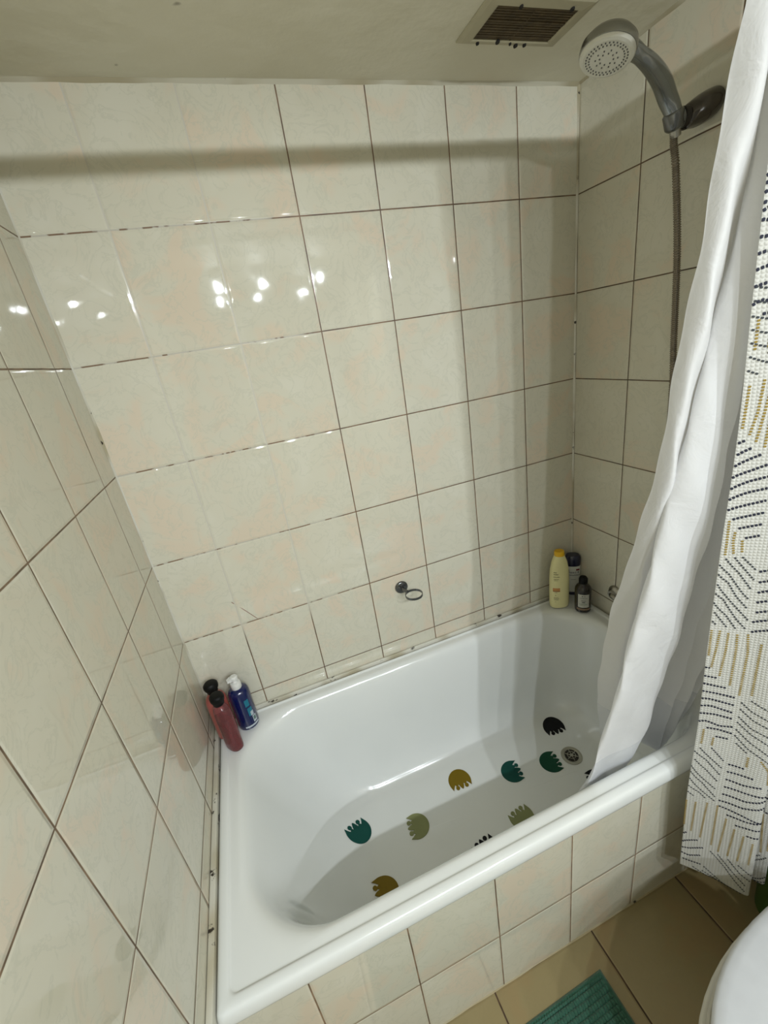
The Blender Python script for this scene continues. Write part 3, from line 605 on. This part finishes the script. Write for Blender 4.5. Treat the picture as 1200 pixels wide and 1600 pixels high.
# two pink gel bottles with black knob caps
m_blk = simple('black_cap_plastic', (.004, .004, .004), .5); m_blk.node_tree.nodes['Principled BSDF'].inputs['Specular IOR Level'].default_value = .2
def pink_bottle(label, loc, rz, body_mat, liquid=None, h=1.0, wf=1.0):
    t_ = thing('shower_gel_bottle', label, 'bottle', loc, rz, 'bottles on the tub corner by the left wall')
    bm = bmesh.new(); A_, B_ = .0290*wf, .0190*wf
    ell(bm, [(A_*.86, B_*.86, 0), (A_*.97, B_*.96, .003), (A_, B_, .010), (A_, B_, .085*h), (A_*1.0, B_*1.0, .125*h), (A_*.96, B_*.97, .140*h), (A_*.82, B_*.88, .152*h), (A_*.56, B_*.75, .160*h), (.0125, .0120, .165*h), (.0115, .0115, .168*h)], k=2.5)
    obj('bottle_body', bm, body_mat, t_)
    if liquid:
        bm = bmesh.new(); ell(bm, [(A_*.8, B_*.8, .003), (A_*.93, B_*.92, .010), (A_*.93, B_*.92, .118*h), (A_*.90, B_*.9, .119*h)], k=2.5); obj('gel', bm, liquid, t_)
    bm = bmesh.new(); ell(bm, [(.0135, .0135, .166*h), (.0150, .0150, .169*h), (.0155, .0155, .176*h), (.0190, .0180, .181*h), (.0205, .0190, .188*h), (.0200, .0185, .195*h), (.016, .0150, .2*h), (.010, .0095, .2015*h)]); obj('cap', bm, m_blk, t_)
    return t_
m_pinko = simple('pink_plastic', (.40, .105, .085), .3, coat=.4); 
t = NT('clear_pink_plastic'); t.set(Roughness=.08, IOR=1.25); t.b.inputs['Transmission Weight'].default_value = .9
t.l(t.mix(t.noise(t.n('ShaderNodeNewGeometry').outputs['Position'], 20, 2), (.80, .42, .42), (.72, .34, .35)), t.b.inputs['Base Color']); m_pinkc = t.m
m_gel = glassy('deep_pink_gel', (.42, .05, .07), .6, .12)
pink_bottle('opaque salmon pink bottle with black knob cap, touching the left wall', (.042, -.066, ZR+.002), math.radians(28), m_pinko, None, .96)
pink_bottle('see-through dark pink bottle with black knob cap, nearest the tub edge', (.060, -.125, ZR+.001), math.radians(-52), m_pinkc, m_gel, .97)

# blue pump bottle
bb = thing('pump_bottle', 'deep blue bottle with white pump top in the left corner', 'bottle', (.104, -.0605, ZR+.002), math.radians(18), 'bottles on the tub corner by the left wall')
bm = bmesh.new(); r = .0305
ell(bm, [(r*.85, r*.82, 0), (r*.97, r*.95, .003), (r, r*.97, .009), (r, r*.97, .118), (r*.97, r*.94, .128), (r*.85, r*.83, .137), (r*.6, r*.6, .142), (.012, .012, .144)]); 
m_blue = simple('deep_blue_plastic', (.003, .010, .075), .18, coat=.6); obj('bottle_body', bm, m_blue, bb)
fnb = wrap(r, r*.97, off=.0006); bm = bmesh.new()
decal(bm, fnb, .000, .013, .084, .108, 0); decal(bm, fnb, .002, .016, .048, .078, 0)
decal(bm, fnb, .008, .017, .046, .062, 1); decal(bm, fnb, .010, .022, .020, .044, 1); decal(bm, fnb, -.018, .026, .010, .016, 1, 20)
decal(bm, wrap(r, r*.97, off=.0009), .012, .020, .027, .040, 2)
obj('label', bm, [simple('turquoise_print', (.012, .17, .25), .3), simple('pale_print', (.50, .55, .60), .4), simple('grey_green_print', (.10, .17, .15), .4)], bb, label='turquoise and white printed label')
bm = bmesh.new(); lathe(bm, [(.0140, .141), (.0150, .1425), (.0150, .158), (.0140, .162), (.0075, .164), (.0070, .172)], 32); obj('collar', bm, m_white, bb)
bm = bmesh.new(); lathe(bm, [(.0085, .170), (.0115, .173), (.0120, .181), (.0085, .184)], 24, 1.0, .95)
loft(bm, [[Vector((x_, y_, z_)) for y_, z_ in ((-w_, zb), (w_, zb), (w_, zt), (-w_, zt))] for x_, w_, zb, zt in ((.002, .0085, .173, .183), (-.012, .0075, .1735, .182), (-.020, .005, .172, .179))], True, True)
obj('pump_head', bm, m_white, bb)

# yellow shampoo bottle
yb = thing('shampoo_bottle', 'tall pale yellow bottle with orange-yellow cap in the right corner', 'bottle', (1.250, -.063, ZR+.001), math.radians(-22), 'bottles on the tub corner by the right wall')
bm = bmesh.new()
YP = [(.0290, .0165, 0), (.0325, .0195, .004), (.0345, .0210, .014), (.0350, .0215, .06), (.0345, .0215, .12), (.0320, .0205, .160), (.0265, .0185, .190), (.0205, .0170, .207), (.0175, .0160, .214), (.0172, .0158, .2155)]
ell(bm, YP, k=2.3); m_yel = simple('pale_yellow_plastic', (.86, .80, .42), .32, coat=.3); obj('bottle_body', bm, m_yel, yb)
bm = bmesh.new(); ell(bm, [(.0172, .0158, .2150), (.0176, .0162, .2165), (.0172, .0158, .2285), (.0155, .0145, .2325), (.013, .012, .2328)], k=2.3); obj('cap', bm, [simple('amber_cap', (.85, .50, .01), .3)], yb, label='orange-yellow cap')
def yfn(u, z_):
    for (a0, b0, z0), (a1, b1, z1) in zip(YP, YP[1:]):
        if z0 <= z_ <= z1: f = (z_-z0)/(z1-z0); a_, b_ = a0+(a1-a0)*f, b0+(b1-b0)*f; break
    return wrap(a_, b_, 2.3, .0006)(u, z_)
bm = bmesh.new()
decal(bm, yfn, -.030, -.003, .078, .090, 0, 14); decal(bm, lambda u, z_: yfn(u, z_)+Vector((0, -.0002, 0)), -.030, -.003, .075, .078, 1, 14)
def scribble(fn, lines, mi, off=0):
    for z_, u0, u1, hh in lines:
        u = u0
        while u < u1:
            L_ = random.uniform(.0012, .0024); decal(bm, fn, u, min(u+L_, u1), z_, z_+hh*random.uniform(.7, 1.1), mi, 2, 1); u += L_+.0006
scribble(yfn, [(.153, -.026, -.014, .003), (.145, -.026, -.008, .0035), (.135, -.027, -.004, .0028), (.126, -.025, -.006, .0022), (.121, -.024, -.010, .0018), (.070, -.022, -.012, .002), (.058, -.020, -.016, .003), (.049, -.025, -.008, .0018), (.044, -.025, -.006, .0018), (.039, -.024, -.008, .0018), (.030, -.021, -.016, .0014)], 2)
obj('label', bm, [simple('orange_print', (.62, .30, .10), .4), simple('brown_print', (.28, .10, .03), .4), simple('olive_print', (.16, .13, .05), .4)], yb, label='brown and orange printing')

# white anti-dandruff bottle, navy cap
wb = thing('shampoo_bottle', 'white bottle with navy cap and red badge in the right corner', 'bottle', (1.3365, -.0330, ZR+.012), math.radians(-34), 'bottles on the tub corner by the right wall')
bm = bmesh.new(); ell(bm, [(.0245, .0175, .010), (.0262, .0192, .014), (.0272, .0200, .03), (.0275, .0205, .075), (.0272, .0205, .122), (.0262, .020, .126)], k=2.3)
obj('bottle_body', bm, simple('white_bottle_plastic', (.66, .66, .60), .35), wb)
bm = bmesh.new(); ell(bm, [(.0240, .0180, 0), (.0266, .0196, .003), (.0270, .0198, .012), (.0262, .019, .013)], k=2.3); m_navyp = simple('navy_plastic', (.008, .009, .035), .3, coat=.3); obj('bottle_base', bm, m_navyp, wb, label='dark base band')
bm = bmesh.new(); ell(bm, [(.0268, .0205, .124), (.0276, .0212, .128), (.0274, .0210, .150), (.0262, .0200, .160), (.022, .017, .165), (.019, .014, .1655)], k=2.3); obj('cap', bm, m_navyp, wb, label='navy cap')
fnw = wrap(.0275, .0205, 2.3, .0007); bm = bmesh.new()
words(bm, 'head &', fnw, .0125, .003, .096, 0); words(bm, 'shoulders', fnw, .0118, .003, .085, 0)
decal(bm, fnw, .008, .023, .107, .114, 1); decal(bm, fnw, -.020, -.013, .103, .112, 0); scribble(fnw, [(.068, -.006, .008, .002)], 2)
obj('label', bm, [simple('navy_print', (.015, .02, .06), .4), simple('red_badge', (.16, .012, .02), .4), simple('grey_print', (.2, .2, .18), .4)], wb, label='navy lettering and red badge')

# amber bottle
ab = thing('pump_bottle', 'small dark amber bottle with black cap and white label in the right corner', 'bottle', (1.304, -.122, ZR+.001), math.radians(-38), 'bottles on the tub corner by the right wall')
bm = bmesh.new(); r = .0275
lathe(bm, [(r*.85, 0), (r*.97, .002), (r, .007), (r, .085), (r*.95, .094), (r*.75, .103), (r*.5, .109), (.0125, .112), (.012, .116)], 44)
obj('bottle_body', bm, simple('dark_amber_glass', (.010, .005, .003), .2, coat=.3), ab)
bm = bmesh.new(); lathe(bm, [(.0145, .112), (.0148, .114), (.0148, .130), (.0125, .134), (.010, .137), (.004, .138)], 32); obj('cap', bm, m_blk, ab)
fna = wrap(r, r, off=.0006); bm = bmesh.new(); decal(bm, fna, -.019, .019, .024, .078, 0, 16)
fna2 = wrap(r, r, off=.0010)
decal(bm, fna, -.024, .024, .012, .020, 3, 20)
scribble(fna2, [(.069, -.006, -.002, .004), (.069, .001, .005, .004), (.062, -.012, .012, .0018), (.052, -.008, .008, .0024), (.044, -.005, .005, .0046)], 1)
scribble(fna2, [(.038, -.014, .014, .0018), (.034, -.012, .012, .0016)], 2)
obj('label', bm, [simple('label_paper', (.52, .51, .45), .5), simple('black_print', (.02, .02, .02), .5), simple('green_print', (.12, .2, .10), .5), simple('tan_band', (.22, .15, .09), .3)], ab, label='white paper label')

# ---------------------------------------------------------------- toilet
m_cer = simple('toilet_ceramic', (.52, .50, .43), .2, coat=.5); m_seat = simple('white_seat_plastic', (.55, .56, .58), .25, coat=.3)
tl = thing('toilet', 'white toilet with closed lid against the right wall, in the near right corner', 'toilet', (1.06, -1.088, 0))
def egg(L0, L1, wy, z, n=56, k=2.25):
    """L0 back half-length (+x), L1 front half-length (-x)"""
    o3 = []
    for i in range(n):
        th = 2*math.pi*i/n; c, s_ = math.cos(th), math.sin(th); lx = L0 if c > 0 else L1
        o3.append(Vector((lx*math.copysign(abs(c)**(2/k), c), wy*math.copysign(abs(s_)**(2/(k-.05)), s_), z)))
    return o3
bm = bmesh.new(); loft(bm, [egg(.16, .17, .115, 0), egg(.16, .17, .112, .03), egg(.15, .15, .10, .12), egg(.15, .18, .115, .20), egg(.14, .27, .150, .28), egg(.13, .345, .178, .345), egg(.12, .376, .185, .375), egg(.12, .381, .188, .386), egg(.118, .373, .184, .390)], True, True); obj('bowl', bm, m_cer, tl, auto='soft')
bm = bmesh.new(); loft(bm, [egg(.115, .356, .178, .391), egg(.118, .366, .183, .394), egg(.118, .366, .183, .401), egg(.115, .362, .180, .405)], True, True); obj('seat_ring', bm, simple('seat_offwhite', (.44, .42, .36), .3), tl)
bm = bmesh.new(); loft(bm, [egg(.115, .346, .180, .4055), egg(.117, .352, .184, .408), egg(.116, .352, .184, .416), egg(.110, .344, .178, .4215), egg(.10, .325, .166, .4245), egg(.07, .25, .12, .427), egg(.02, .08, .04, .428)], True, True); obj('lid', bm, m_seat, tl, auto='soft')
bm = bmesh.new(); box(bm, .125, .296, -.165, .165, .39, .76, .02); obj('cistern', bm, m_cer, tl)
bm = bmesh.new(); box(bm, .118, .298, -.172, .172, .761, .785, .01); obj('cistern_lid', bm, m_cer, tl)
bm = bmesh.new(); lathe(bm, [(.02, .7855), (.02, .79), (.017, .792)], 28, 1, 1, .21, 0); obj('flush_button', bm, m_chrome, tl)
bm = bmesh.new(); box(bm, .02, .29, -.09, .09, .0, .385, .02); obj('rear_pedestal', bm, m_cer, tl)
for y in (-.07, .07):
    bm = bmesh.new(); tube(bm, [(.112, y-.02, .412), (.112, y+.02, .412)], .009, 16); obj('hinge', bm, m_seat, tl)

# ---------------------------------------------------------------- green bin behind the toilet
gb = thing('waste_bin', 'small green bin between the patterned curtain and the toilet, at the photo edge', 'bin', (1.292, -.833, 0))
m_gr = simple('green_plastic', (.035, .10, .012), .4)
bm = bmesh.new(); lathe(bm, [(.048, 0), (.052, .004), (.060, .165), (.063, .170), (.063, .176), (.058, .176), (.050, .01), (.001, .008)], 40); obj('bin_body', bm, m_gr, gb)
bm = bmesh.new(); lathe(bm, [(.0645, .172), (.0645, .184), (.055, .192), (.02, .197), (.001, .197)], 40); obj('bin_lid', bm, m_gr, gb)

# ---------------------------------------------------------------- bath mat
t = NT('green_chenille'); g = t.n('ShaderNodeNewGeometry').outputs['Position']
t.l(t.mix(t.noise(g, 90, 3), (.018, .085, .055), (.05, .17, .115)), t.b.inputs['Base Color']); t.set(Roughness=.9)
t.b.inputs['Sheen Weight'].default_value = .3
bn = t.n('ShaderNodeBump'); bn.inputs['Distance'].default_value = .002; t.l(t.noise(g, 260, 3), bn.inputs['Height']); t.l(bn.outputs[0], t.b.inputs['Normal']); m_mat = t.m
mt_ = thing('bath_mat', 'green tufted bath mat on the floor in front of the bathtub', 'bath mat', (.53, -.90, 0), math.radians(1.5))
bm = bmesh.new(); nx, ny = 330, 200; hx, hy = .272, .155
vs = []
for j in range(ny+1):
    row = []
    for i in range(nx+1):
        x = -hx+2*hx*i/nx; y = -hy+2*hy*j/ny
        e = min(1, min(hx-abs(x), hy-abs(y))/.006); 
        ry = y/.0115; k = math.floor(ry); fy = ry-k; fx = (x/.0075+(.5 if k % 2 else 0)+.15*math.sin(k*2.3+x*40)) % 1
        tuft = (1-(2*fy-1)**4)*(1-abs(2*fx-1)**3)
        rim = min(hx-abs(x), hy-abs(y)) < .012
        h = .007+(.0 if rim else .0085*tuft)
        if rim: h = .0075
        row.append(bm.verts.new((x, y, .001+h*max(e, 0))))
    vs.append(row)
for j in range(ny):
    for i in range(nx): bm.faces.new((vs[j][i], vs[j][i+1], vs[j+1][i+1], vs[j+1][i]))
bl = [bm.verts.new((sx_*hx, sy_*hy, .0005)) for sx_, sy_ in ((-1, -1), (1, -1), (1, 1), (-1, 1))]; bm.faces.new(bl[::-1])
pile = obj('pile', bm, m_mat, mt_, auto='soft')

# ---------------------------------------------------------------- ceiling spotlights behind the camera; farther row added to stand for a mirror image
m_bulb = NT('lamp_glass'); m_bulb.b.inputs['Emission Color'].default_value = (*LIGHT_COL, 1); m_bulb.b.inputs['Emission Strength'].default_value = 25; m_bulb = m_bulb.m
for k, (x, y) in enumerate(SPOTS):
    row = 'nearer' if y > -2.3 else 'added mirror-image'
    s_ = thing('ceiling_spotlight', 'white ceiling spotlight, %s of the %s row behind the camera' % (('leftmost', 'middle one', 'rightmost')[k % 3], row), 'spotlight', (x, y, ZC), 0, 'ceiling spotlights')
    bm = bmesh.new(); lathe(bm, [(.040, -.0005), (.040, -.010), (.032, -.016), (.010, -.018), (.010, -.030)], 32); obj('lamp_base', bm, m_white, s_)
    d = Vector((.06, .66, -.75)).normalized(); p = Vector((0, .012, -.052)); Mx = frame_to(p, d)
    bm = bmesh.new(); lathe(bm, [(.012, -.045), (.024, -.030), (.028, 0), (.0285, .008), (.0262, .008), (.025, -.002)], 32, M=Mx); obj('lamp_housing', bm, m_white, s_)
    ld = bpy.data.lights.new('spot_beam', 'SPOT'); ld.energy = LIGHT_W[k//3]; ld.color = LIGHT_COL; ld.spot_size = math.radians(154); ld.spot_blend = 1.0; ld.shadow_soft_size = .017
    lo = bpy.data.objects.new('spot_beam', ld); C.objects.link(lo); lo.parent = s_
    lo.matrix_local = frame_to(p+d*.034, -d)
